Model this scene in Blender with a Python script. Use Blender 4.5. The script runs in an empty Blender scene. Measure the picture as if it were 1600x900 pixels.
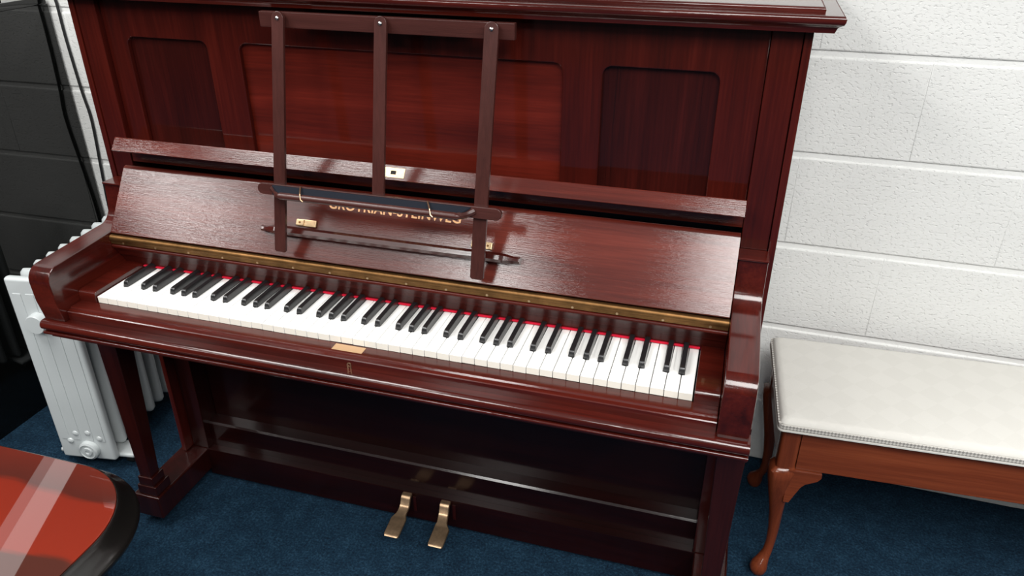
import bpy, bmesh, math, random
from mathutils import Vector, Matrix
random.seed(7)
scene = bpy.context.scene
col = scene.collection
R = math.radians

# ------------------------------------------------------------------ camera, world, lights, exposure
cam_d = bpy.data.cameras.new('camera'); cam = bpy.data.objects.new('camera', cam_d); col.objects.link(cam)
CX, CY, CZ, YAW, PITCH, FPX = 0.5924, -1.0633, 1.4344, 0.2855, -0.4901, 1200.6
fwd = Vector((-math.sin(YAW)*math.cos(PITCH), math.cos(YAW)*math.cos(PITCH), math.sin(PITCH)))
rgt = Vector((math.cos(YAW), math.sin(YAW), 0)); upv = rgt.cross(fwd)
mw = Matrix((rgt, upv, -fwd)).transposed().to_4x4(); mw.translation = (CX, CY, CZ)
cam.matrix_world = mw
cam_d.sensor_fit = 'HORIZONTAL'; cam_d.sensor_width = 36; cam_d.lens = FPX/1600*36
cam_d.clip_start = 0.02
scene.camera = cam

world = bpy.data.worlds.new('world'); scene.world = world; world.use_nodes = True
world.node_tree.nodes['Background'].inputs[0].default_value = (0.8, 0.85, 0.9, 1)
world.node_tree.nodes['Background'].inputs[1].default_value = 0.05
vs = scene.view_settings
vs.view_transform = 'Standard'; vs.look = 'None'; vs.gamma = 1; vs.use_curve_mapping = False
vs.exposure = 0.0
CEIL = 2.68
def batten_or_fill(x, y, power, lx=0.22, ly=1.5, rz=0):      # fluorescent fittings on the ceiling, plus added fill and sheen panels
    d = bpy.data.lights.new('ceiling_batten_or_fill', 'AREA'); d.shape = 'RECTANGLE'; d.size = lx; d.size_y = ly
    d.energy = power; d.color = (1.0, 0.985, 0.96)
    o = bpy.data.objects.new('ceiling_batten_or_fill', d); col.objects.link(o); o.location = (x, y, CEIL-0.06); o.rotation_euler = (0, 0, rz)
for a_ in ((-2.55, -1.80, 27, .26, 1.2), (-0.68, -2.50, 36, .50, 1.3), (1.15, -1.75, 98, 1.2, 1.5), (-1.15, -.50, 50, 1.2, .9), (-1.45, -1.85, 17, 1.9, 1.1),  # last pair on this line added, unseen: left-side fill, then fallboard sheen panel
           (2.30, -1.0, 62), (0.2, -4.2, 50, .6, 1.3)):
    batten_or_fill(*a_)
batten_or_fill(-2.876, 1.25, 2.7, .15, 2.1, R(23.5)); batten_or_fill(-2.995, 1.25, .75, .085, 2.1, R(23.5))     # dim twin fitting in the added passage behind the black piano

# ------------------------------------------------------------------ materials
MATS = {}
def new_mat(name):
    m = bpy.data.materials.new(name); m.use_nodes = True
    nt = m.node_tree; b = nt.nodes['Principled BSDF']; MATS[name] = m
    return m, nt, b
def plain(name, c, rough=.5, metal=0.0, coat=0.0, coat_r=.05, spec=.5):
    m, nt, b = new_mat(name)
    b.inputs['Base Color'].default_value = (*c, 1); b.inputs['Roughness'].default_value = rough
    b.inputs['Metallic'].default_value = metal; b.inputs['Coat Weight'].default_value = coat
    b.inputs['Coat Roughness'].default_value = coat_r; b.inputs['Specular IOR Level'].default_value = spec
    return m
def coords(nt, scale, rot=(0, 0, 0)):
    tc = nt.nodes.new('ShaderNodeTexCoord'); mp = nt.nodes.new('ShaderNodeMapping')
    nt.links.new(tc.outputs['Object'], mp.inputs['Vector'])
    mp.inputs['Scale'].default_value = scale; mp.inputs['Rotation'].default_value = rot
    return mp.outputs['Vector']
def noise(nt, vec, scale, detail=4, rough=.55, dist=0):
    n = nt.nodes.new('ShaderNodeTexNoise'); nt.links.new(vec, n.inputs['Vector'])
    n.inputs['Scale'].default_value = scale; n.inputs['Detail'].default_value = detail
    n.inputs['Roughness'].default_value = rough; n.inputs['Distortion'].default_value = dist
    return n.outputs['Fac']
def ramp(nt, fac, stops):
    r = nt.nodes.new('ShaderNodeValToRGB'); nt.links.new(fac, r.inputs['Fac'])
    e = r.color_ramp.elements
    e[0].position, e[0].color = stops[0][0], (*stops[0][1], 1)
    e[1].position, e[1].color = stops[-1][0], (*stops[-1][1], 1)
    for p, c in stops[1:-1]:
        x = e.new(p); x.color = (*c, 1)
    return r.outputs['Color']
def mathn(nt, op, a, b):
    n = nt.nodes.new('ShaderNodeMath'); n.operation = op
    for i, v in enumerate((a, b)):
        if isinstance(v, (int, float)): n.inputs[i].default_value = v
        else: nt.links.new(v, n.inputs[i])
    return n.outputs[0]
def bump(nt, b, h, strength, dist, coat=False):
    n = nt.nodes.new('ShaderNodeBump'); nt.links.new(h, n.inputs['Height'])
    n.inputs['Strength'].default_value = strength; n.inputs['Distance'].default_value = dist
    nt.links.new(n.outputs['Normal'], b.inputs['Normal'])
    if coat: nt.links.new(n.outputs['Normal'], b.inputs['Coat Normal'])
def wood(name, dark, mid, light, axis='x', rough=.4, coat=1.0, coat_r=.06, pore=.15, fine=70, spec=.1):
    m, nt, b = new_mat(name)
    s = {'x': (1, 14, 14), 'y': (14, 1, 14), 'z': (14, 14, 1)}[axis]
    v = coords(nt, s)
    broad = noise(nt, v, 1.6, 3, .5, .6)
    s2 = {'x': (1, 30, 30), 'y': (30, 1, 30), 'z': (30, 30, 1)}[axis]
    v2 = coords(nt, s2)
    fin = noise(nt, v2, fine/10, 6, .65)
    mix = mathn(nt, 'ADD', mathn(nt, 'MULTIPLY', broad, .55), mathn(nt, 'MULTIPLY', fin, .45))
    c = ramp(nt, mix, [(.33, dark), (.5, mid), (.68, light)])
    nt.links.new(c, b.inputs['Base Color'])
    b.inputs['Roughness'].default_value = rough
    b.inputs['Specular IOR Level'].default_value = spec
    b.inputs['Coat Weight'].default_value = coat; b.inputs['Coat Roughness'].default_value = coat_r
    if pore:
        v3 = coords(nt, {'x': (1, 22, 22), 'y': (22, 1, 22), 'z': (22, 22, 1)}[axis])
        bump(nt, b, noise(nt, v3, 32, 3, .6), pore, .002, True)
    return m
DK, MD, LT = (.021, .0022, .0013), (.046, .0045, .0025), (.078, .0085, .0045)
for ax in 'xyz':
    wood('mahogany_'+ax, DK, MD, LT, ax, coat_r=.09, pore=.05)
wood('mahogany_satin', DK, MD, LT, 'x', coat=.18, coat_r=.2, pore=.03)
wood('mahogany_frame_z', DK, (.038, .0034, .0018), (.062, .0064, .0034), 'z', coat_r=.07, pore=.03)
wood('mahogany_frame_x', DK, (.038, .0034, .0018), (.062, .0064, .0034), 'x', coat_r=.07, pore=.03)
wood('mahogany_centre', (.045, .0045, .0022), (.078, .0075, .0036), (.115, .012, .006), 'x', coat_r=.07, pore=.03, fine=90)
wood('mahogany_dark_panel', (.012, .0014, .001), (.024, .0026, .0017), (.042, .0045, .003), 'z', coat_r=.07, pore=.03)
wood('mahogany_fallboard', (.032, .0052, .0036), (.066, .0095, .0058), (.112, .018, .0105), 'x', rough=.38, coat=1, coat_r=.08, pore=.10)
wood('mahogany_lower', (.005, .0007, .0006), (.009, .0011, .0009), (.014, .0018, .0014), 'x', coat=.7, coat_r=.12, pore=.03)  # mahogany with the shade under the key bed put into its colour
wood('mahogany_shaded_z', (.010, .0014, .001), (.018, .0024, .0017), (.028, .0036, .0026), 'z', coat_r=.12, pore=.03)  # same shade darkening in the colour, for legs and lower posts
wood('desk_wood', (.030, .0085, .007), (.045, .013, .0105), (.062, .018, .015), 'z', rough=.45, coat=.6, coat_r=.28, pore=.1)
wood('desk_wood_x', (.030, .0085, .007), (.045, .013, .0105), (.062, .018, .015), 'x', rough=.45, coat=.6, coat_r=.28, pore=.1)
wood('bench_wood_x', (.085, .018, .007), (.14, .030, .011), (.19, .045, .016), 'x', rough=.4, coat=.7, coat_r=.15, pore=.08)
wood('bench_wood_z', (.085, .018, .007), (.14, .030, .011), (.19, .045, .016), 'z', rough=.4, coat=.7, coat_r=.12, pore=.05)
plain('ivory_key', (.83, .83, .81), .25, coat=.5, coat_r=.08)
plain('key_front', (.72, .69, .62), .4)
plain('ebony_key', (.010, .010, .011), .32, coat=.5, coat_r=.2)
plain('red_felt', (.55, .012, .035), .95, spec=.1)
plain('dark_felt', (.012, .014, .020), .95, spec=.1)
plain('black_polish', (.0025, .0028, .0026), .6, coat=1, coat_r=.0, spec=0)
plain('black_gloss_rim', (.006, .005, .0045), .3, coat=1, coat_r=.12)
plain('black_rubber', (.008, .008, .008), .6)
plain('black_cable', (.006, .006, .007), .5)
plain('radiator_white', (.50, .535, .54), .38, coat=.3, coat_r=.2)
plain('steel', (.45, .44, .43), .3, 1)
plain('gold_letter', (.75, .42, .21), .5, .4)
plain('dark_hole', (.004, .003, .003), .8)
plain('paper_label', (.42, .26, .14), .7)
plain('plaster_plain', (.74, .74, .72), .8)
plain('dark_unseen_wall', (.035, .035, .037), .85, spec=.2)  # unseen walls kept dark to cut their sheen in the glossy wood
plain('ceiling_white', (.62, .62, .61), .85)
def brass(name, c, rough, wear):
    m, nt, b = new_mat(name)
    v = coords(nt, (1, 1, 1)); f = noise(nt, v, wear, 4, .6)
    nt.links.new(ramp(nt, f, [(.3, tuple(x*.55 for x in c)), (.65, c)]), b.inputs['Base Color'])
    b.inputs['Metallic'].default_value = 1; b.inputs['Roughness'].default_value = rough
brass('brass_hinge', (.24, .125, .048), .5, 30)
brass('brass_plate', (.62, .44, .26), .38, 60)
brass('brass_pedal', (.66, .45, .28), .40, 40)

def wall_paint(name, c, strength):
    m, nt, b = new_mat(name)
    v = coords(nt, (1, 1, 1.4))
    pits = nt.nodes.new('ShaderNodeTexVoronoi'); nt.links.new(v, pits.inputs['Vector']); pits.inputs['Scale'].default_value = 46
    n1 = noise(nt, v, 120, 3, .6, .1); n2 = noise(nt, v, 16, 3, .5)
    pit = mathn(nt, 'MINIMUM', mathn(nt, 'MULTIPLY', mathn(nt, 'SUBTRACT', n1, .30), 6), 1)
    h = mathn(nt, 'ADD', mathn(nt, 'MULTIPLY', pit, .8), mathn(nt, 'MULTIPLY', n2, .9))
    b.inputs['Roughness'].default_value = .62
    nt.links.new(ramp(nt, noise(nt, v, 3, 3), [(.3, tuple(x*.965 for x in c)), (.7, c)]), b.inputs['Base Color'])
    bump(nt, b, h, strength, .0020)
    return m
wall_paint('block_paint', (.72, .73, .715), .65)
wall_paint('mortar_paint', (.75, .76, .745), .35)
m, nt, b = new_mat('carpet_blue')
v = coords(nt, (1, 1, 1))
f1 = noise(nt, v, 170, 6, .75); f2 = noise(nt, v, 24, 4, .65)
mx = mathn(nt, 'ADD', mathn(nt, 'MULTIPLY', f1, .75), mathn(nt, 'MULTIPLY', f2, .25))
nt.links.new(ramp(nt, mx, [(.37, (.0018, .0078, .019)), (.51, (.0068, .027, .053)), (.66, (.026, .074, .125))]), b.inputs['Base Color'])
b.inputs['Roughness'].default_value = .95; b.inputs['Specular IOR Level'].default_value = .15
bump(nt, b, f1, .9, .006)
# ivory damask of the bench seat: faint diamond weave
m, nt, b = new_mat('ivory_fabric')
v = coords(nt, (1, 1, 1), (0, 0, R(45)))
ck = nt.nodes.new('ShaderNodeTexChecker'); nt.links.new(v, ck.inputs['Vector']); ck.inputs['Scale'].default_value = 22
ck.inputs['Color1'].default_value = (.555, .545, .51, 1); ck.inputs['Color2'].default_value = (.57, .56, .525, 1)
nt.links.new(ck.outputs['Color'], b.inputs['Base Color']); b.inputs['Roughness'].default_value = .85
bump(nt, b, noise(nt, v, 500, 2), .25, .001)
m, nt, b = new_mat('braid_trim')
v = coords(nt, (1, 1, 1), (0, R(45), 0))
ck = nt.nodes.new('ShaderNodeTexChecker'); nt.links.new(v, ck.inputs['Vector']); ck.inputs['Scale'].default_value = 210
ck.inputs['Color1'].default_value = (.24, .23, .215, 1); ck.inputs['Color2'].default_value = (.50, .485, .45, 1)
nt.links.new(ck.outputs['Color'], b.inputs['Base Color']); b.inputs['Roughness'].default_value = .8
# rosewood veneer of the low table: dark - red - dark bands running along x
m, nt, b = new_mat('rosewood_veneer')
tc = nt.nodes.new('ShaderNodeTexCoord'); sp = nt.nodes.new('ShaderNodeSeparateXYZ'); nt.links.new(tc.outputs['Object'], sp.inputs[0])
wob = noise(nt, coords(nt, (1, .4, 1)), 5.5, 2, .5)
yy = mathn(nt, 'ADD', sp.outputs['Y'], mathn(nt, 'MULTIPLY', mathn(nt, 'SUBTRACT', wob, .5), .055))
gr = noise(nt, coords(nt, (2, 40, 1)), 5, 5, .6)
yy = mathn(nt, 'ADD', yy, mathn(nt, 'MULTIPLY', mathn(nt, 'SUBTRACT', gr, .5), .012))
tt = mathn(nt, 'DIVIDE', mathn(nt, 'ADD', yy, .30), .60)       # local y -0.30 .. 0.30
D1, R1 = (.060, .011, .007), (.17, .0155, .006)
c = ramp(nt, tt, [(.0, R1), (.30, R1), (.33, D1), (.655, (.055, .014, .009)), (.672, R1), (.87, (.16, .0145, .006)), (.89, D1), (1, (.10, .013, .007))])
nt.links.new(c, b.inputs['Base Color']); b.inputs['Roughness'].default_value = .4
b.inputs['Coat Weight'].default_value = 1; b.inputs['Coat Roughness'].default_value = .012; b.inputs['Coat IOR'].default_value = 1.52; b.inputs['Specular IOR Level'].default_value = .1

# ------------------------------------------------------------------ helpers
def finish(me, angle=35):
    me.polygons.foreach_set('use_smooth', [True]*len(me.polygons))
    me.set_sharp_from_angle(angle=R(angle)); me.update()
def obj(name, bm, mat, parent=None, angle=35):
    me = bpy.data.meshes.new(name); bmesh.ops.recalc_face_normals(bm, faces=bm.faces[:]); bm.to_mesh(me); bm.free(); finish(me, angle)
    me.materials.append(MATS[mat]); o = bpy.data.objects.new(name, me); col.objects.link(o); wn(o)
    if parent is not None: o.parent = parent
    return o
def wn(o):                                            # flat faces stay flat beside their rounded edges
    m_ = o.modifiers.new('weighted_normal', 'WEIGHTED_NORMAL'); m_.keep_sharp = True; m_.weight = 100
def share(name, me, parent=None):
    o = bpy.data.objects.new(name, me); col.objects.link(o); wn(o)
    if parent is not None: o.parent = parent
    return o
def tag(o, label=None, cat=None, group=None, kind=None):
    if label: o['label'] = label
    if cat: o['category'] = cat
    if group: o['group'] = group
    if kind: o['kind'] = kind
    return o
def thing(name, label, cat, loc=(0, 0, 0), rz=0, group=None):
    o = bpy.data.objects.new(name, None); col.objects.link(o); o.location = loc; o.rotation_euler = (0, 0, rz)
    o.empty_display_size = .1
    return tag(o, label, cat, group)
def bm_box(x0, x1, y0, y1, z0, z1, bev=.0015, seg=2, bm=None):
    own = bm is None
    t = bmesh.new(); bmesh.ops.create_cube(t, size=1)
    for v in t.verts:
        v.co = Vector((x0+(v.co.x+.5)*(x1-x0), y0+(v.co.y+.5)*(y1-y0), z0+(v.co.z+.5)*(z1-z0)))
    if bev: bmesh.ops.bevel(t, geom=t.edges[:], offset=bev, segments=seg, profile=.5, affect='EDGES')
    if own: return t
    me = bpy.data.meshes.new('t'); t.to_mesh(me); t.free(); bm.from_mesh(me); bpy.data.meshes.remove(me)
    return bm
def box(name, x0, x1, y0, y1, z0, z1, mat, parent=None, bev=.0015, seg=2):
    return obj(name, bm_box(x0, x1, y0, y1, z0, z1, bev, seg), mat, parent)
def bm_prism(prof, x0, x1, bev=0):
    """profile of (y, z) points swept along x"""
    bm = bmesh.new()
    a = [bm.verts.new((x0, y, z)) for y, z in prof]; b_ = [bm.verts.new((x1, y, z)) for y, z in prof]
    n = len(prof)
    bm.faces.new(a); bm.faces.new(b_[::-1])
    for i in range(n): bm.faces.new((a[i], b_[i], b_[(i+1) % n], a[(i+1) % n]))
    if bev:
        bmesh.ops.recalc_face_normals(bm, faces=bm.faces[:])
        es = [e for e in bm.edges if abs(e.verts[0].co.x-e.verts[1].co.x) < 1e-7]
        bmesh.ops.bevel(bm, geom=es, offset=bev, segments=2, profile=.5, affect='EDGES')
    return bm
def prism(name, prof, x0, x1, mat, parent=None, bev=0, angle=35):
    return obj(name, bm_prism(prof, x0, x1, bev), mat, parent, angle)
def arc(cx, cz, r, a0, a1, n=8):
    return [(cx+r*math.cos(R(a0+(a1-a0)*i/n)), cz+r*math.sin(R(a0+(a1-a0)*i/n))) for i in range(n+1)]
def rrect(x0, x1, z0, z1, r, n=6):
    return (arc(x1-r, z1-r, r, 0, 90, n)+arc(x0+r, z1-r, r, 90, 180, n)+arc(x0+r, z0+r, r, 180, 270, n)+arc(x1-r, z0+r, r, 270, 360, n))
def plate(name, outline, holes, y_front, thick, mat, parent=None, bevel=.0012):
    """flat board in the x-z plane with real openings"""
    cu = bpy.data.curves.new('t', 'CURVE'); cu.dimensions = '2D'; cu.fill_mode = 'BOTH'
    cu.extrude = thick/2-bevel; cu.bevel_depth = bevel; cu.bevel_resolution = 1; cu.offset = -bevel
    for pts in [outline]+holes:
        s = cu.splines.new('POLY'); s.points.add(len(pts)-1); s.use_cyclic_u = True
        for p, (x, z) in zip(s.points, pts): p.co = (x, z, 0, 1)
    return curve_obj(name, cu, Matrix.Translation((0, y_front+thick/2, 0)) @ Matrix.Rotation(R(90), 4, 'X'), mat, parent)
def curve_obj(name, cu, M, mat, parent, angle=35):
    t = bpy.data.objects.new('t', cu); col.objects.link(t)
    dg = bpy.context.evaluated_depsgraph_get(); me = bpy.data.meshes.new_from_object(t.evaluated_get(dg))
    bpy.data.objects.remove(t); bpy.data.curves.remove(cu)
    me.transform(M); me.name = name; me.materials.clear(); finish(me, angle); me.materials.append(MATS[mat])
    o = bpy.data.objects.new(name, me); col.objects.link(o); wn(o)
    if parent is not None: o.parent = parent
    return o
def bm_tube(pts, rad, n=8, caps=True, bm=None):
    bm = bm or bmesh.new(); P = [Vector(p) for p in pts]; rings = []
    rads = rad if isinstance(rad, (list, tuple)) else [rad]*len(P)
    prev = None
    for i, p in enumerate(P):
        d = (P[min(i+1, len(P)-1)]-P[max(i-1, 0)]).normalized()
        if prev is None:
            a = d.orthogonal().normalized()
        else:
            a = (prev-d*prev.dot(d)).normalized()
        prev = a; bb = d.cross(a)
        rings.append([bm.verts.new(p+rads[i]*(a*math.cos(2*math.pi*k/n)+bb*math.sin(2*math.pi*k/n))) for k in range(n)])
    for r0, r1 in zip(rings, rings[1:]):
        for k in range(n): bm.faces.new((r0[k], r0[(k+1) % n], r1[(k+1) % n], r1[k]))
    if caps: bm.faces.new(rings[0][::-1]); bm.faces.new(rings[-1])
    return bm
def spline(pts, n=8):
    out = []; P = [Vector(p) for p in pts]
    for i in range(len(P)-1):
        p0, p1, p2, p3 = P[max(i-1, 0)], P[i], P[i+1], P[min(i+2, len(P)-1)]
        for k in range(n):
            t = k/n
            out.append(.5*((2*p1)+(p2-p0)*t+(2*p0-5*p1+4*p2-p3)*t*t+(3*p1-p0-3*p2+p3)*t**3))
    out.append(P[-1]); return out
def bm_lathe(prof, n=24, axis='z', org=(0, 0, 0), bm=None):
    """profile (r, h) turned about an axis"""
    bm = bm or bmesh.new(); rings = []
    def place(r, h, a):
        c, s = r*math.cos(a), r*math.sin(a)
        v = {'z': (c, s, h), 'y': (c, h, s), 'x': (h, c, s)}[axis]
        return Vector(v)+Vector(org)
    for r, h in prof: rings.append([bm.verts.new(place(max(r, 1e-5), h, 2*math.pi*k/n)) for k in range(n)])
    for r0, r1 in zip(rings, rings[1:]):
        for k in range(n): bm.faces.new((r0[k], r0[(k+1) % n], r1[(k+1) % n], r1[k]))
    bm.faces.new(rings[0][::-1]); bm.faces.new(rings[-1])
    return bm
def bm_loft(sections, bm=None):
    bm = bm or bmesh.new()
    rings = [[bm.verts.new(p) for p in s] for s in sections]; n = len(rings[0])
    for r0, r1 in zip(rings, rings[1:]):
        for k in range(n): bm.faces.new((r0[k], r0[(k+1) % n], r1[(k+1) % n], r1[k]))
    bm.faces.new(rings[0][::-1]); bm.faces.new(rings[-1])
    return bm

# ------------------------------------------------------------------ the room
def struct(name, bm, mat): return tag(obj(name, bm, mat), kind='structure')
XL, XR, YF, YB = -4.2, 2.78, -5.2, 3.2
struct('floor', bm_box(XL-.1, XR+.1, YF-.1, YB+.1, -.06, 0, 0), 'carpet_blue')
struct('ceiling', bm_box(XL-.1, XR+.1, YF-.1, YB+.1, CEIL, CEIL+.06, 0), 'ceiling_white')
struct('wall_left', bm_box(XL-.1, XL, YF, YB, 0, CEIL, 0), 'dark_unseen_wall')
struct('wall_right', bm_box(XR, XR+.1, YF, YB, 0, CEIL, 0), 'dark_unseen_wall')
struct('wall_front', bm_box(XL, XR, YF-.1, YF, 0, CEIL, 0), 'dark_unseen_wall')
struct('wall_far', bm_box(XL, -1.5, YB, YB+.1, 0, CEIL, 0), 'dark_unseen_wall')
struct('wall_return', bm_box(-1.5, -1.4, .93, YB, 0, CEIL, 0), 'dark_unseen_wall')  # passage walls added out of view, so the table mirrors its lamps
wb = struct('wall_back', bm_box(-1.494, 2.766,   .0042, .12, 0, CEIL-.001, 0), 'mortar_paint')
wb.location = (0, .7537, 0); wb.rotation_euler = (0, 0, math.atan(-.022))
def block_mesh(w, h):
    bm = bm_box(-w/2, w/2, 0, .03, 0, h, 0)
    hz = [e for e in bm.edges if abs(e.verts[0].co.x-e.verts[1].co.x) > .1 and e.verts[0].co.y < .01]
    bmesh.ops.bevel(bm, geom=hz, offset=.0050, segments=3, profile=.5, affect='EDGES')
    vt = [e for e in bm.edges if abs(e.verts[0].co.z-e.verts[1].co.z) > .1 and max(v.co.y for v in e.verts) < .001]
    bmesh.ops.bevel(bm, geom=vt, offset=.0022, segments=3, profile=.5, affect='EDGES')
    me = bpy.data.meshes.new('block'); bm.to_mesh(me); bm.free(); finish(me, 40); me.materials.append(MATS['block_paint']); return me
bh = .2130; bw = .4496
full, half = block_mesh(bw, bh), block_mesh(bw-.230, bh)
full0, half0 = block_mesh(bw, .198), block_mesh(bw-.230, .198)
k = -5
for ci in range(-5, 7):
    zb = 1.104+.225*(ci)
    a_course = (ci % 2 == 1)         # parity: the course below 1.104 has joints at .9725
    xs = [(.9725+.45*n) for n in range(-5, 5)] if a_course else [(.7475+.45*n) for n in range(-5, 5)]
    cells = []
    if a_course:
        cells = [(-1.4975, -1.2775)]+[(xs[0]+.45*i, xs[0]+.45*(i+1)) for i in range(9)]
    else:
        cells = [(xs[0]+.45*i, xs[0]+.45*(i+1)) for i in range(9)]+[(2.5475, 2.7675)]
    for x0, x1 in cells:
        short = (x1-x0) < .3
        low = ci == -5
        me = (half0 if short else full0) if low else (half if short else full)
        o = share('block', me, wb)
        o.location = ((x0+x1)/2, random.uniform(-.0008, .0008), .0005 if low else zb+.006)

# ------------------------------------------------------------------ the red mahogany piano
P = thing('upright_piano', 'red mahogany upright piano with open keyboard, standing against the white block wall', 'piano', (0, .3, 0))
P_INV = Matrix.Translation((0, -.3, 0))
class Sub:                                            # parts are modelled in room coordinates, then shifted to the piano's base
    pass
def fix(o, parent):
    o.parent = parent
    return o
PARTS = []
def pbox(name, *a, **k):
    o = box(name, *a, **k); PARTS.append(o); return o
WC = .691
# case sides, posts
for s in (-1, 1):
    xa, xb = sorted((s*.6785, s*WC))
    pbox('case_side', xa, xb, .218, .69, .10, 1.2325, 'mahogany_z', P)
    xa, xb = sorted((s*.631, s*.6775))
    pbox('case_post', xa, xb, .2205, .27, .862, 1.2325, 'mahogany_frame_z', P, bev=.002)
    xa, xb = sorted((s*.631, s*.678))
    pbox('lower_post', xa, xb, .246, .30, .098, .60, 'mahogany_shaded_z', P, bev=.002)
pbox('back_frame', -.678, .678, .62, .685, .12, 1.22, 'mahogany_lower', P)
# upper front: framed board with three openings and recessed panels
fr = plate('front_frame', [(-.6305, .90), (.6305, .90), (.6305, 1.2325), (-.6305, 1.2325)],
      [rrect(-.583, -.4005, .915, 1.158, .016), rrect(-.329, .3015, .915, 1.158, .016), rrect(.3705, .562, .915, 1.158, .016)],
      .2325, .010, 'mahogany_frame_z', P, .002)
PARTS.append(fr)
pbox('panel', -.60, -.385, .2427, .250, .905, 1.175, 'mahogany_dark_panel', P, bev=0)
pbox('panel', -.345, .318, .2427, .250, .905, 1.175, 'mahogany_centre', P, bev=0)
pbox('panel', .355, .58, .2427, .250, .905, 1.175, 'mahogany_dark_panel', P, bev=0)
# cornice and lid (mitred moulding round three sides)
def rim_loft(levels, mat, name, yback=.70):
    secs = []
    for ov, z in levels:
        x = WC+ov; yf = .22-ov
        secs.append([(-x, yf, z), (x, yf, z), (x, yback, z), (-x, yback, z)])
    o = obj(name, bm_loft(secs), mat, P, 50); PARTS.append(o); return o
rim_loft([(.001, 1.2326), (.026, 1.2328), (.0275, 1.237), (.029, 1.241), (.033, 1.244), (.0365, 1.246), (.038, 1.250), (.0385, 1.2545), (.0365, 1.2575), (.034, 1.2585)], 'mahogany_x', 'cornice')
rim_loft([(.010, 1.2586), (.0105, 1.2635), (.009, 1.2660), (.006, 1.2670)], 'mahogany_x', 'lid')
# key bed, front moulding, key slip
pbox('key_bed', -.675, .675, -.035, .215, .603, .640, 'mahogany_x', P)
mprof = ([(-.040, .655)]+arc(-.0535, .6445, .0105, 95, 270, 10)+[(-.0505, .6325), (-.0525, .6305)]+arc(-.0575, .6275, .0035, 90, 250, 5)+
         [(-.050, .6215), (-.044, .6205), (-.044, .610), (-.030, .608), (-.030, .655)])
mo = prism('front_moulding', mprof, -.684, .684, 'mahogany_x', P, 0, 50); PARTS.append(mo)
sprof = [(-.0004, .6405), (-.0004, .6790), (-.0010, .6795), (-.0280, .6795), (-.0295, .6788), (-.0315, .6760), (-.0385, .6745), (-.0400, .6730), (-.0400, .6405)]
ks = prism('key_slip', sprof, -.6295, .6295, 'mahogany_x', P, 0, 25); PARTS.append(ks)
# brass keyhole on the key slip and paper label on its top
kh = plate('keyhole', rrect(-.0170, -.0085, .6515, .6680, .004, 4), [rrect(-.0150, -.0105, .6610, .6660, .0022, 4), rrect(-.0142, -.0113, .6535, .6595, .0008, 2)], -.0410, .0012, 'brass_pedal', ks, .0002); PARTS.append(kh)
lb = box('paper_label', -.055, .005, -.0235, -.0045, .6794, .6800, 'paper_label', ks, bev=0); PARTS.append(lb)
# key arms: scrolled cheek on each side
aprof = ([(-.050, .6555), (-.058, .70)]+[(-.0595, .738)]+arc(-.0295, .7415, .0300, 183, 95, 8)+[(.02, .7745), (.08, .7775), (.125, .7800)]+
         arc(.140, .8150, .0350, 270, 355, 8)[1:]+[(.1780, .835), (.1800, .8600), (.219, .8600), (.219, .6555)])
for s in (-1, 1):
    xa, xb = sorted((s*.631, s*.6805))
    o = prism('key_arm', aprof, xa, xb, 'mahogany_y', P, .0022, 40); PARTS.append(o)
    xa, xb = sorted((s*.629, s*.681))
    o = box('arm_cap', xa, xb, .1755, .219, .8601, .8635, 'mahogany_x', P, bev=.001); PARTS.append(o)
    # key blocks beside the keyboard
    xa, xb = sorted((s*.5895, s*.6302))
    bprof = [(-.0035, .6405), (-.0035, .6860)]+arc(.0065, .6930, .0100, 180, 90, 5)+[(.03, .7035), (.150, .7035), (.150, .6405)]
    o = prism('key_block', bprof, xa, xb, 'mahogany_x', P, .0008, 40); PARTS.append(o)
# name board leaning over the back of the keys, felt strip
nprof = [(.150, .7010), (.1385, .7010), (.1290, .7215), (.1262, .7255), (.1240, .7262), (.1200, .7350), (.1130, .7440)]+arc(.1135, .7500, .0045, 215, 100, 6)+[(.116, .7545), (.150, .7545)]
nb = prism('name_board', nprof, -.630, .630, 'mahogany_satin', P, 0, 40); PARTS.append(nb)
o = box('felt_strip', -.588, .588, .1365, .149, .6955, .6988, 'red_felt', P, bev=.001); PARTS.append(o)
o = box('key_frame', -.589, .589, .020, .150, .642, .660, 'dark_hole', P, bev=0); PARTS.append(o)
# keys: 50 white and 35 black, from A to A
KP = .0235; X0 = -25*KP; KZ = .6935; KL = .151
names = 'ABCDEFG'
has_sharp = lambda nm: nm in 'ACDFG'                    # a black key follows this white key
shift = {'A': .0022, 'C': -.0022, 'D': .0022, 'F': -.0028, 'G': 0.0}
BWd = .0112; BY = .0505
wk_cache, n_w = {}, 50
def white_key_mesh(lc, rc):
    key = (round(lc, 4), round(rc, 4))
    if key in wk_cache: return wk_cache[key]
    g = .00065; w = KP
    pts = [(g, 0), (w-g, 0)]
    pts += [(w-g, BY), (w-rc, BY), (w-rc, KL)] if rc else [(w-g, KL)]
    pts += [(lc, KL), (lc, BY), (g, BY)] if lc else [(g, KL)]
    bm = bmesh.new()
    lo = [bm.verts.new((x, y, -.0135)) for x, y in pts]; hi = [bm.verts.new((x, y, 0)) for x, y in pts]
    n = len(pts); bm.faces.new(lo[::-1]); top = bm.faces.new(hi); sides = []
    for i in range(n):
        sides.append(bm.faces.new((lo[i], lo[(i+1) % n], hi[(i+1) % n], hi[i])))
    sides[0].material_index = 1
    es = [e for e in top.edges]
    bmesh.ops.bevel(bm, geom=es, offset=.0007, segments=2, profile=.5, affect='EDGES')
    bmesh.ops.recalc_face_normals(bm, faces=bm.faces[:])
    me = bpy.data.meshes.new('white_key'); bm.to_mesh(me); bm.free(); finish(me, 40)
    me.materials.append(MATS['ivory_key']); me.materials.append(MATS['key_front'])
    wk_cache[key] = me; return me
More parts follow.
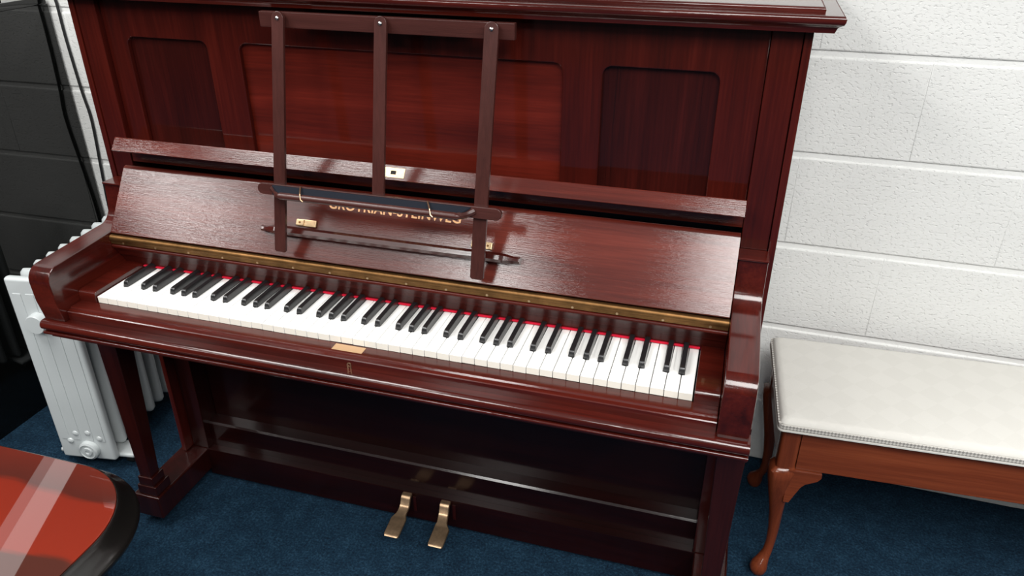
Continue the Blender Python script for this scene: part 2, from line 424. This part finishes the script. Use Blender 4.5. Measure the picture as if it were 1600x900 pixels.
def black_key_mesh():
    b0, b1 = BWd/2, .0044; h = .0125; zb = -.010
    pr = [(.0515, zb, b0), (.0515, .002, b0), (.0530, .0085, .0048), (.0555, .0115, b1), (.060, h, b1), (.1480, h+.001, b1)]
    bm = bmesh.new(); secs = []
    front = [(y, z, hw) for y, z, hw in pr]
    L = [[bm.verts.new((-hw, y, z)), bm.verts.new((hw, y, z))] for y, z, hw in front]
    bl = [bm.verts.new((-b0, .1480, zb)), bm.verts.new((b0, .1480, zb))]
    bs = [bm.verts.new((-b0, .1480, .002)), bm.verts.new((b0, .1480, .002))]
    for a_, b_ in zip(L, L[1:]): bm.faces.new((a_[0], a_[1], b_[1], b_[0]))
    for s in (0, 1):
        bm.faces.new([L[0][s], L[1][s], bs[s], bl[s]])
        bm.faces.new([L[1][s], L[2][s], L[3][s], L[4][s], L[5][s], bs[s]])
    bm.faces.new((bl[0], bl[1], L[0][1], L[0][0]))
    bm.faces.new((bl[0], bl[1], bs[1], L[5][1], L[5][0], bs[0]))
    bmesh.ops.recalc_face_normals(bm, faces=bm.faces[:])
    es = [e for e in bm.edges if max(v.co.z for v in e.verts) > .004 and len(e.link_faces) == 2 and e.calc_face_angle(0) > .5]
    bmesh.ops.bevel(bm, geom=es, offset=.0009, segments=2, profile=.5, affect='EDGES')
    me = bpy.data.meshes.new('black_key'); bm.to_mesh(me); bm.free(); finish(me, 45); me.materials.append(MATS['ebony_key']); return me
bk = black_key_mesh()
for i in range(n_w):
    nm = names[i % 7]; pv = names[(i-1) % 7]
    rc = (BWd/2+.0006-shift[nm]) if has_sharp(nm) and i < n_w-1 else 0
    lc = (BWd/2+.0006+shift[pv]) if i > 0 and has_sharp(pv) else 0
    o = share('white_key', white_key_mesh(lc, rc), P); o.location = (X0+i*KP, .0, KZ+random.uniform(-.00035, .00035)); PARTS.append(o)
for i in range(n_w-1):
    nm = names[i % 7]
    if has_sharp(nm):
        o = share('black_key', bk, P); o.location = (X0+(i+1)*KP+shift[nm], 0, KZ+random.uniform(-.0003, .0003)); PARTS.append(o)

# fallboard: opened back, with the overhanging lip along its top
TH = math.atan2(.1966-.1137, .9033-.7796)               # lean from the vertical
FB = Matrix.Translation((0, .1137, .7796)) @ Matrix.Rotation(-TH, 4, 'X')
FBL = math.hypot(.1966-.1137, .9033-.7796)
def fb_part(o, parent):
    o.data.transform(FB); o.parent = parent; PARTS.append(o); return o
# local: x along, z up the board, -y = face
fprof = [(.018, .0)]+[(.0015, .0), (.0, .0015)]+[(.0, FBL-.010)]+arc(.010, FBL-.010, .010, 180, 100, 5)+[(.018, FBL)]
fb = prism('fallboard', fprof, -.6295, .6295, 'mahogany_fallboard', None, .0006, 40); fb_part(fb, P)
# lip and cove, in room coordinates (profile y, z)
lprof = [(.2240, .9000), (.2240, .9330), (.1775, .9375), (.1735, .9385), (.1722, .9402), (.1893, .9618), (.1912, .9625), (.1945, .9610), (.2310, .9300), (.2310, .9000)]
lip = prism('fallboard_lip', lprof, -.6305, .6305, 'mahogany_fallboard', fb, .0006, 30); PARTS.append(lip)
LM = Matrix.Translation((0, .18075, .9510)) @ Matrix.Rotation(-math.atan2(.0171, .0216), 4, 'X')   # on the tilted face of the lip
o = plate('lock_plate', rrect(-.0205, .0200, -.0095, .0095, .001, 2), [rrect(-.0075, .0030, -.0035, .0035, .0008, 2)], -.0010, .0016, 'brass_plate', None, .0002); o.data.transform(LM); o.parent = fb; PARTS.append(o)
o = box('lock_slot', -.0080, .0035, -.0003, .0003, -.0040, .0040, 'dark_hole', None, bev=0); o.data.transform(LM); o.parent = fb; PARTS.append(o)
# gilt lettering
cu = bpy.data.curves.new('t', 'FONT'); cu.body = 'GROTRIAN-STEINWEG'; cu.align_x = 'CENTER'; cu.size = .0262; cu.extrude = .0002; cu.offset = .0005; cu.space_character = 1.05
t0 = curve_obj('lettering', cu, Matrix.Identity(4), 'gold_letter', None)
xs_ = [v.co.x for v in t0.data.vertices]; wx = max(xs_)-min(xs_)
t0.data.transform(Matrix.Translation((-.006, -.0003, .1062)) @ Matrix.Rotation(R(90), 4, 'X') @ Matrix.Scale(.272/wx, 4))
fb_part(t0, fb)
# folded ledge bar on the fallboard, with tapered ends, and its two brass catches
def sect(x, zc, h, d):
    return [(x, -.0005, zc-h/2), (x, -d*.75, zc-h/2), (x, -d, zc-h*.25), (x, -d, zc+h*.2), (x, -d*.7, zc+h/2), (x, -.0005, zc+h/2)]
secs = [sect(x, .0500, h, d) for x, h, d in ((-.271, .011, .017), (-.258, .011, .017), (-.243, .017, .022), (-.235, .018, .023), (.218, .018, .023), (.228, .017, .022), (.243, .012, .018), (.2565, .012, .018))]
rb = obj('ledge_bar', bm_loft(secs), 'mahogany_x', None, 30); fb_part(rb, fb)
for x0_, x1_ in ((-.2035, -.1600), (.158, .1985)):
    bm = bm_box(x0_, x1_, -.0055, -.0003, .0635, .0775, .0018, 2); bm_box(x0_+.001, x0_+.018, -.0075, -.0003, .0645, .0765, .0012, 2, bm)
    c_ = obj('catch', bm, 'brass_plate', None); fb_part(c_, fb)
    xx = x0_+.009 if x0_ < 0 else x1_-.008
    sc = obj('catch_screw', bm_lathe([(.0022, 0), (.0020, -.0008)], 12, 'y', (xx, -.0077 if x0_ < 0 else -.0057, .0705)), 'brass_hinge', None); fb_part(sc, fb)
# long brass hinge with screws
hg = prism('hinge', [(.1105, .7565), (.1105, .7625), (.1085, .7645), (.1075, .7690), (.1090, .7735), (.1120, .7750), (.118, .7750), (.118, .7565)], -.630, .630, 'brass_hinge', P, 0, 50); PARTS.append(hg)
scm = None
for i in range(16):
    x = -.60+i*.08
    if scm is None:
        s0 = obj('hinge_screw', bm_lathe([(.0026, .0), (.0024, -.0007)], 12, 'y'), 'brass_plate', hg); scm = s0.data
    else: s0 = share('hinge_screw', scm, hg)
    s0.location = (x, .1106, .7597); PARTS.append(s0)

# music desk: bar under the cornice, three hanging struts, ledge with felt trough and page clips
DA, DB = .107, .17
def dpt(z): return DA+DB*(z-.9)
DM = Matrix.Translation((0, DA, .9)) @ Matrix.Rotation(-math.atan(DB), 4, 'X')
def d_part(o, parent, M=DM):
    o.data.transform(M); o.parent = parent; PARTS.append(o); return o
cz = math.cos(math.atan(DB))
bar = pbox('music_desk', -.2335, .2350, .1700, .1820, 1.2025, 1.2290, 'desk_wood_x', P, bev=.0015)
blk = pbox('desk_mount', -.15, .15, .1822, .2323, 1.206, 1.224, 'mahogany_lower', bar)
def strut(x, w, z0, z1, tilt=0):
    u0, u1 = (z0-.9)/cz, (z1-.9)/cz
    pts = arc(0, u1-w/2, w/2, 0, 180, 10)+rrect(-w/2, w/2, u0, u0+.02, .003, 3)[12:]   # round head, softened foot
    pts = arc(0, u1-w/2, w/2, 0, 180, 10)+[(-w/2, u0+.003), (-w/2+.003, u0), (w/2-.003, u0), (w/2, u0+.003)]
    o = plate('strut', pts, [], -.004, .007, 'desk_wood', None, .0008)
    o.data.transform(Matrix.Translation((x, 0, 0)) @ Matrix.Rotation(tilt, 4, 'Y')); d_part(o, bar)
    rv = obj('rivet', bm_lathe([(.0036, 0), (.0034, -.0012), (.0022, -.0022), (.0006, -.0026)], 14, 'y'), 'steel', None)
    rv.data.transform(Matrix.Translation((x+math.sin(tilt)*(u1-.012), -.0042, u1-.012))); d_part(rv, bar)
strut(-.2030, .0232, .9-.0985*cz, .9+.3365*cz, R(2.4))
strut(-.0030, .0228, .9+.0300*cz, .9+.3365*cz, R(1.4))
strut(.1910, .0245, .9-.1000*cz, .9+.3365*cz, R(1.5))
# ledge: back bar with rounded tabs, felt trough, front roll
def pts_tab(x0, x1, z0, z1):
    r = (z1-z0)/2; c = (z0+z1)/2
    return arc(x1-r, c, r, -90, 90, 8)+arc(x0+r, c, r, 90, 270, 8)
lg = plate('ledge', pts_tab(-.2425, .2325, .0135, .0343), [], -.0125, .008, 'desk_wood_x', None, .001); d_part(lg, bar)
tr_secs = [[(-.2115, -.0126, .014), (-.2115, -.0126, .0325), (.1770, -.0126, .0325), (.1770, -.0126, .014)],
           [(-.182, -.0360, .0165), (-.182, -.0360, .0225), (.162, -.0360, .0225), (.162, -.0360, .0165)]]
o = obj('felt_trough', bm_loft(tr_secs), 'dark_felt', None, 20); d_part(o, bar)
o = obj('front_roll', bm_tube([(-.186, -.0370, .0195), (-.179, -.0385, .0200), (.158, -.0385, .0200), (.165, -.0370, .0195)], [.003, .0066, .0066, .003], 12), 'desk_wood_x', None); d_part(o, bar)
for sx, xa, xb in ((-1, -.2125, -.1825), (1, .183, .155)):
    path = spline([(xa, -.011, .026), ((xa*.6+xb*.4), -.019, .0205), ((xa*.3+xb*.7), -.030, .0195), (xb, -.0385, .0185)], 6)
    o = obj('ledge_bracket', bm_tube(path, .0046 if sx < 0 else .0062, 8), 'desk_wood_x', None); d_part(o, bar)
for xc in (-.152, .097):
    o = obj('page_clip', bm_tube([(xc, -.0125, .034), (xc+.001, -.0150, .0345), (xc+.016, -.0425, .0280), (xc+.0185, -.0455, .0190), (xc+.0225, -.0450, .0155)], .0014, 8), 'brass_pedal', None); d_part(o, bar)

# lower front: recessed panel, rail, plinth, pedals
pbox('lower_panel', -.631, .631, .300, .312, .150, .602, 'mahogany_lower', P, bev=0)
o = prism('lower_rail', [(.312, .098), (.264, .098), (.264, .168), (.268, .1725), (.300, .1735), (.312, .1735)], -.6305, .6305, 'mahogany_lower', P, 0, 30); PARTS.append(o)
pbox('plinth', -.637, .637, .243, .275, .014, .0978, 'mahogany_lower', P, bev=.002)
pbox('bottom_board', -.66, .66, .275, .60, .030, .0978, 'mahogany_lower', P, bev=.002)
# legs with stepped collars on toe blocks with castors
for s in (-1, 1):
    def q(x0, x1): return tuple(sorted((s*x0, s*x1)))
    secs = []
    for z, hw, y0, y1 in ((.150, .0160, .060, .090), (.602, .0260, .056, .110)):
        xc = s*.666
        secs.append([(xc-hw, y0, z), (xc+hw, y0, z), (xc+hw, y1, z), (xc-hw, y1, z)])
    bm = bm_loft(secs); bmesh.ops.recalc_face_normals(bm, faces=bm.faces[:]); bmesh.ops.bevel(bm, geom=bm.edges[:], offset=.002, segments=2, affect='EDGES', profile=.5)
    lg_ = obj('leg', bm, 'mahogany_shaded_z', P); PARTS.append(lg_)
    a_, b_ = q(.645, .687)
    o = box('collar', a_, b_, .056, .098, .124, .150, 'mahogany_shaded_z', lg_, bev=.003); PARTS.append(o)
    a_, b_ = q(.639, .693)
    o = box('collar', a_, b_, .0535, .104, .0972, .1245, 'mahogany_shaded_z', lg_, bev=.003); PARTS.append(o)
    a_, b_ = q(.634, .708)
    te = pbox('toe', a_, b_, .048, .60, .030, .097, 'mahogany_shaded_z', P, bev=.005, seg=3)
    for yy_ in (.085, .55):
        o = obj('castor', bm_lathe([(.010, -.013), (.018, -.010), (.019, 0), (.018, .010), (.010, .013)], 18, 'x', (s*.671, yy_, .0195)), 'black_rubber', te); PARTS.append(o)
        o = obj('castor_fork', bm_box(s*.671-.011, s*.671+.011, yy_-.012, yy_+.012, .0285, .032, .001), 'steel', te); PARTS.append(o)
def pedal(x_top, x_pad):
    path = [(.250, .0935, 0), (.238, .0940, 0), (.2320, .0915, 0), (.2280, .0860, 0), (.2225, .0730, .05), (.2170, .0690, .1), (.208, .0655, .3), (.201, .0630, .5), (.195, .0608, .7), (.189, .0590, 1), (.165, .0540, 1), (.1440, .0495, 1), (.1400, .0460, 1)]
    bm = bmesh.new(); secs = []
    for i, (y, z, t) in enumerate(path):
        w = .0125+(.0190-.0125)*max(0, min(1, (t-.45)/.4)); xc = x_top+(x_pad-x_top)*t
        if i == len(path)-1: w -= .002
        th = .007
        y2, z2 = path[min(i+1, len(path)-1)][:2]; y1, z1 = path[max(i-1, 0)][:2]
        d = Vector((0, y2-y1, z2-z1)).normalized(); nrm = Vector((0, d.z, -d.y))
        if nrm.z > 0 or (abs(nrm.z) < 1e-6): nrm = -nrm
        c_ = Vector((xc, y, z)); e = .0015
        secs.append([c_+Vector((-w+e, 0, 0)), c_+Vector((w-e, 0, 0)), c_+Vector((w, 0, 0))+nrm*e, c_+Vector((w, 0, 0))+nrm*th, c_+Vector((-w, 0, 0))+nrm*th, c_+Vector((-w, 0, 0))+nrm*e])
    o = obj('pedal', bm_loft(secs), 'brass_pedal', P, 40); PARTS.append(o); return o
pd1, pd2 = pedal(-.0605, -.0635), pedal(.0410, .0490)
for xt in (-.0605, .0430):
    o = box('pedal_slot', xt+.0145, xt+.0225, .2415, .2432, .040, .086, 'mahogany_dark_panel', P, bev=.0004); PARTS.append(o)

# shift everything modelled in room coordinates so that it hangs under the Empty at the piano's base
def to_local():
    done = set()
    for o in PARTS:
        keep = o.location.copy()
        if o.parent is P:
            o.location = keep+Vector((0, -.3, 0))
        # children of parts stay in the part's own (already shifted) frame
to_local()

# ------------------------------------------------------------------ black piano at the left
B = thing('upright_piano', 'black polished upright piano at the far left, its glossy side mirroring the white wall', 'piano', (-2.072, .43, 0))
bx0, bx1 = -.75, .75
def bpart(name, x0, x1, y0, y1, z0, z1, bev=.003, mat='black_polish'):
    return box(name, x0, x1, y0-.43, y1-.43, z0, z1, mat, B, bev=bev)
bprof_ = [(y-.43, z) for y, z in ((.02, 0), (.7755, 0), (.7755, 1.12), (.42, 1.12), (.42, .82), (.41, .785), (.38, .765), (.04, .76), (.02, .74))]
prism('case_side', bprof_, bx1-.035, bx1, 'black_polish', B, 0, 30)
prism('case_side', bprof_, bx0, bx0+.035, 'black_polish', B, 0, 30)
bpart('lid', bx0-.002, bx1+.002, .405, .772, 1.1205, 1.1405)
bpart('front_panel', bx0+.036, bx1-.036, .435, .455, .76, 1.119)
bpart('key_bed', bx0+.036, bx1-.036, .0, .45, .60, .66)
bpart('fallboard', bx0+.037, bx1-.037, .01, .43, .6605, .745, .015)
bpart('lower_panel', bx0+.036, bx1-.036, .22, .24, .12, .599)
bpart('plinth', bx0+.036, bx1-.036, .20, .219, .015, .119)

# ------------------------------------------------------------------ white oil radiator between the pianos
RD = thing('oil_radiator', 'white oil-filled radiator with upright fins standing left of the red piano', 'radiator', (-.974, .19, 0), R(8.7))
rw = .0775
def fin_mesh():
    prof = []
    secs = []
    for z, kx, ky in ((.050, .80, .35), (.056, .93, .75), (.066, 1, 1), (.30, 1, 1), (.560, 1, 1), (.574, .97, .85), (.582, .88, .45)):
        ring = []
        for i in range(20):
            a = 2*math.pi*i/20; c, s = math.cos(a), math.sin(a)
            x = math.copysign(abs(c)**.35, c)*rw*kx; y = math.copysign(abs(s)**.7, s)*.0125*ky
            ring.append((x, y, z))
        secs.append(ring)
    return bm_loft(secs)
f0 = obj('fin', fin_mesh(), 'radiator_white', RD, 50); f0.location = (0, .048, 0)
for i in range(2, 9):
    f_ = share('fin', f0.data, RD); f_.location = (0, .048*i, 0)
ep = obj('end_panel', bm_box(-rw, rw, -.012, .010, .035, .586, .008, 3), 'radiator_white', RD)
bm = bmesh.new()
for xr in (-.052, -.018, .018, .052): bm_box(xr-.011, xr+.011, -.0135, -.011, .10, .545, .001, 2, bm)
obj('panel_rib', bm, 'radiator_white', ep)
for zc in (.470, ): obj('thermostat_knob', bm_lathe([(.026, -.0125), (.026, -.030), (.0235, -.034), (.010, -.034)], 24, 'y', (-.012, 0, zc)), 'radiator_white', ep)
obj('end_cap', bm_lathe([(.028, -.0123), (.027, -.024), (.022, -.027), (.0215, -.0245), (.013, -.0245), (.012, -.028), (.006, -.028), (.0055, -.0255)], 24, 'y', (.012, 0, .072)), 'radiator_white', ep)
dm = None
for dx, dz in ((-.040, .095), (-.018, .122), (.018, .126), (.048, .110)):
    d_ = obj('dimple', bm_lathe([(.009, -.0123), (.0075, -.0150), (.004, -.0163), (.001, -.0167)], 14, 'y', (dx, 0, dz)), 'radiator_white', ep)
for yb_ in (.036, .35):
    ft = obj('foot_bar', bm_box(-.100, .118, yb_-.030, yb_+.030, .033, .047, .006, 3), 'radiator_white', RD)
    for xx in (-.075, .092):
        obj('castor', bm_lathe([(.007, -.012), (.0155, -.010), (.0165, 0), (.0155, .010), (.007, .012)], 16, 'x', (xx, yb_, .0166)), 'black_rubber', ft)
obj('header_pipe', bm_lathe([(.012, .005), (.012, .395)], 12, 'y', (0, 0, .10)), 'radiator_white', RD)
obj('header_pipe', bm_lathe([(.012, .005), (.012, .395)], 12, 'y', (0, 0, .54)), 'radiator_white', RD)

# ------------------------------------------------------------------ black cable hanging down the wall
cp = [(-1.284, .7765, 2.66), (-1.287, .7765, 2.2), (-1.281, .7765, 1.7), (-1.288, .7768, 1.35), (-1.2905, .7768, 1.16), (-1.284, .7768, 1.123), (-1.2835, .7768, 1.027), (-1.276, .7765, .88), (-1.2675, .7762, .785), (-1.281, .7765, .62), (-1.29, .7768, .48), (-1.285, .776, .25), (-1.27, .77, .01), (-1.22, .75, .0045), (-1.15, .70, .0045)]
base = Vector(cp[-1]); base.z = 0
cb = obj('power_cable', bm_tube([Vector(p)-base for p in spline(cp, 6)], .0040, 8), 'black_cable')
cb.location = base+Vector((-.006, 0, 0))
tag(cb, 'thin black cable hanging down the white wall strip beside the black piano', 'cable')

# ------------------------------------------------------------------ upholstered bench at the right
BW_, BD_ = 1.02, .345
bn = thing('piano_bench', 'long wooden bench with ivory upholstered seat and cabriole legs, right of the red piano', 'bench', (.766, .303, 0), R(2.4))
# local: front-left corner of the seat edge at the origin
def leg_mesh(sx, sy):
    """cabriole leg, local origin at the outer corner of its post; sx, sy point outwards"""
    secs = []
    prof = [(.4270, .000, .0205), (.3300, .000, .0205), (.3230, -.001, .0215), (.3150, .004, .0265), (.2950, .0060, .0260), (.2650, .0045, .0225), (.2300, .0010, .0190), (.1800, -.0040, .0150), (.1300, -.0070, .0122), (.0900, -.0070, .0105), (.0620, -.0040, .0105), (.0450, .0030, .0130), (.0320, .0090, .0175), (.0200, .0110, .0200), (.0080, .0105, .0175), (.0005, .0100, .0135)]
    for z, off, h in prof:
        ring = []; pw = .45 if z > .31 else (.75 if z > .2 else 1.0)
        for i in range(16):
            a = 2*math.pi*i/16; c, s = math.cos(a), math.sin(a)
            ring.append((off*sx+math.copysign(abs(c)**pw, c)*h, off*sy+math.copysign(abs(s)**pw, s)*h, z))
        secs.append(ring)
    return bm_loft(secs)
LX = (.030, BW_-.030); LY = (.030, BD_-.030)
for ix, sx in ((0, -1), (1, 1)):
    for iy, sy in ((0, -1), (1, 1)):
        l_ = obj('leg', leg_mesh(sx, sy), 'bench_wood_z', bn, 50); l_.location = (LX[ix], LY[iy], 0)
        # knee bracket along the apron
        ear = [(0, .3235), (.066, .3235), (.0665, .314), (.060, .304), (.048, .297), (.037, .291), (.030, .282), (.022, .262), (.012, .235), (0, .235)]
        pts = [(-sx*x, z) for x, z in ear]
        e_ = plate('knee_bracket', pts, [], -.016, .032, 'bench_wood_x', l_, .001)
        e_.location = (-sx*.008, sy*.0085, 0)
box('apron', LX[0]+.02, LX[1]-.02, .0125, .034, .324, .4275, 'bench_wood_x', bn, bev=.0015)
box('apron', LX[0]+.02, LX[1]-.02, BD_-.034, BD_-.0125, .324, .4275, 'bench_wood_x', bn, bev=.0015)
box('apron', .0125, .034, LY[0]+.02, LY[1]-.02, .324, .4275, 'bench_wood_x', bn, bev=.0015)
box('apron', BW_-.034, BW_-.0125, LY[0]+.02, LY[1]-.02, .324, .4275, 'bench_wood_x', bn, bev=.0015)
secs = []
for inset, z in ((.004, .4280), (.0, .4300), (-.001, .4340), (.0, .4420), (.002, .4480), (.007, .4535), (.016, .4565), (.06, .4595), (.13, .4610)):
    r = .012
    secs.append([(x, y, z) for x, y in rrect(inset, BW_-inset, inset, BD_-inset, r, 4)])
st = obj('seat', bm_loft(secs), 'ivory_fabric', bn, 60)
def ring_strip(z0, z1, out, name, mat, parent):
    a_ = [(x, y) for x, y in rrect(-out, BW_+out, -out, BD_+out, .012, 4)]
    i_ = [(x, y) for x, y in rrect(.003, BW_-.003, .003, BD_-.003, .012, 4)]
    bm = bmesh.new(); n = len(a_)
    V = [[bm.verts.new((x, y, z)) for x, y in ring] for ring, z in ((i_, z0), (a_, z0+.001), (a_, z1-.001), (i_, z1))]
    for r0, r1 in zip(V, V[1:]+V[:1]):
        for k_ in range(n): bm.faces.new((r0[k_], r0[(k_+1) % n], r1[(k_+1) % n], r1[k_]))
    return obj(name, bm, mat, parent, 50)
ring_strip(.4335, .4450, .0030, 'braid', 'braid_trim', st)
ring_strip(.4276, .4330, .0035, 'piping', 'ivory_fabric', st)

# ------------------------------------------------------------------ low table in the foreground
TX0, TX1, TY0, TY1, TZ = -1.35, -.347, -.807, -.207, .45
tb = thing('coffee_table', 'low glossy rosewood table with rounded corners and black rim in the foreground', 'table', ((TX0+TX1)/2, (TY0+TY1)/2, 0))
hx, hy = (TX1-TX0)/2, (TY1-TY0)/2
def tring(out, z, r=.158): return [(x, y, z) for x, y in rrect(-hx-out, hx+out, -hy-out, hy+out, r+out, 14)]
obj('veneer_top', bm_loft([tring(-.004, TZ-.010), tring(-.001, TZ-.010), tring(-.0005, TZ-.0012), tring(-.002, TZ)]), 'rosewood_veneer', tb, 50)
obj('rim', bm_loft([tring(-.02, TZ-.050), tring(.022, TZ-.050), tring(.0285, TZ-.047), tring(.0305, TZ-.042), tring(.0290, TZ-.037), tring(.0255, TZ-.033), tring(.0205, TZ-.028), tring(.0140, TZ-.0200), tring(.0080, TZ-.0110), tring(.0040, TZ-.0050), tring(.0012, TZ-.0030), tring(.0002, TZ-.0030), tring(.0, TZ-.0095), tring(-.02, TZ-.0105)]), 'black_gloss_rim', tb, 60)
for sx in (-1, 1):
    for sy in (-1, 1):
        cx_, cy_ = sx*(hx-.10), sy*(hy-.10)
        secs = [[(cx_+sx*o_+math.cos(2*math.pi*i/16)*h, cy_+sy*o_+math.sin(2*math.pi*i/16)*h, z) for i in range(16)] for z, h, o_ in ((.0, .016, .012), (.012, .022, .012), (.03, .018, .010), (.10, .016, .0), (.25, .022, 0), (.34, .030, 0), (.3995, .034, 0))]
        obj('leg', bm_loft(secs), 'black_gloss_rim', tb, 50)
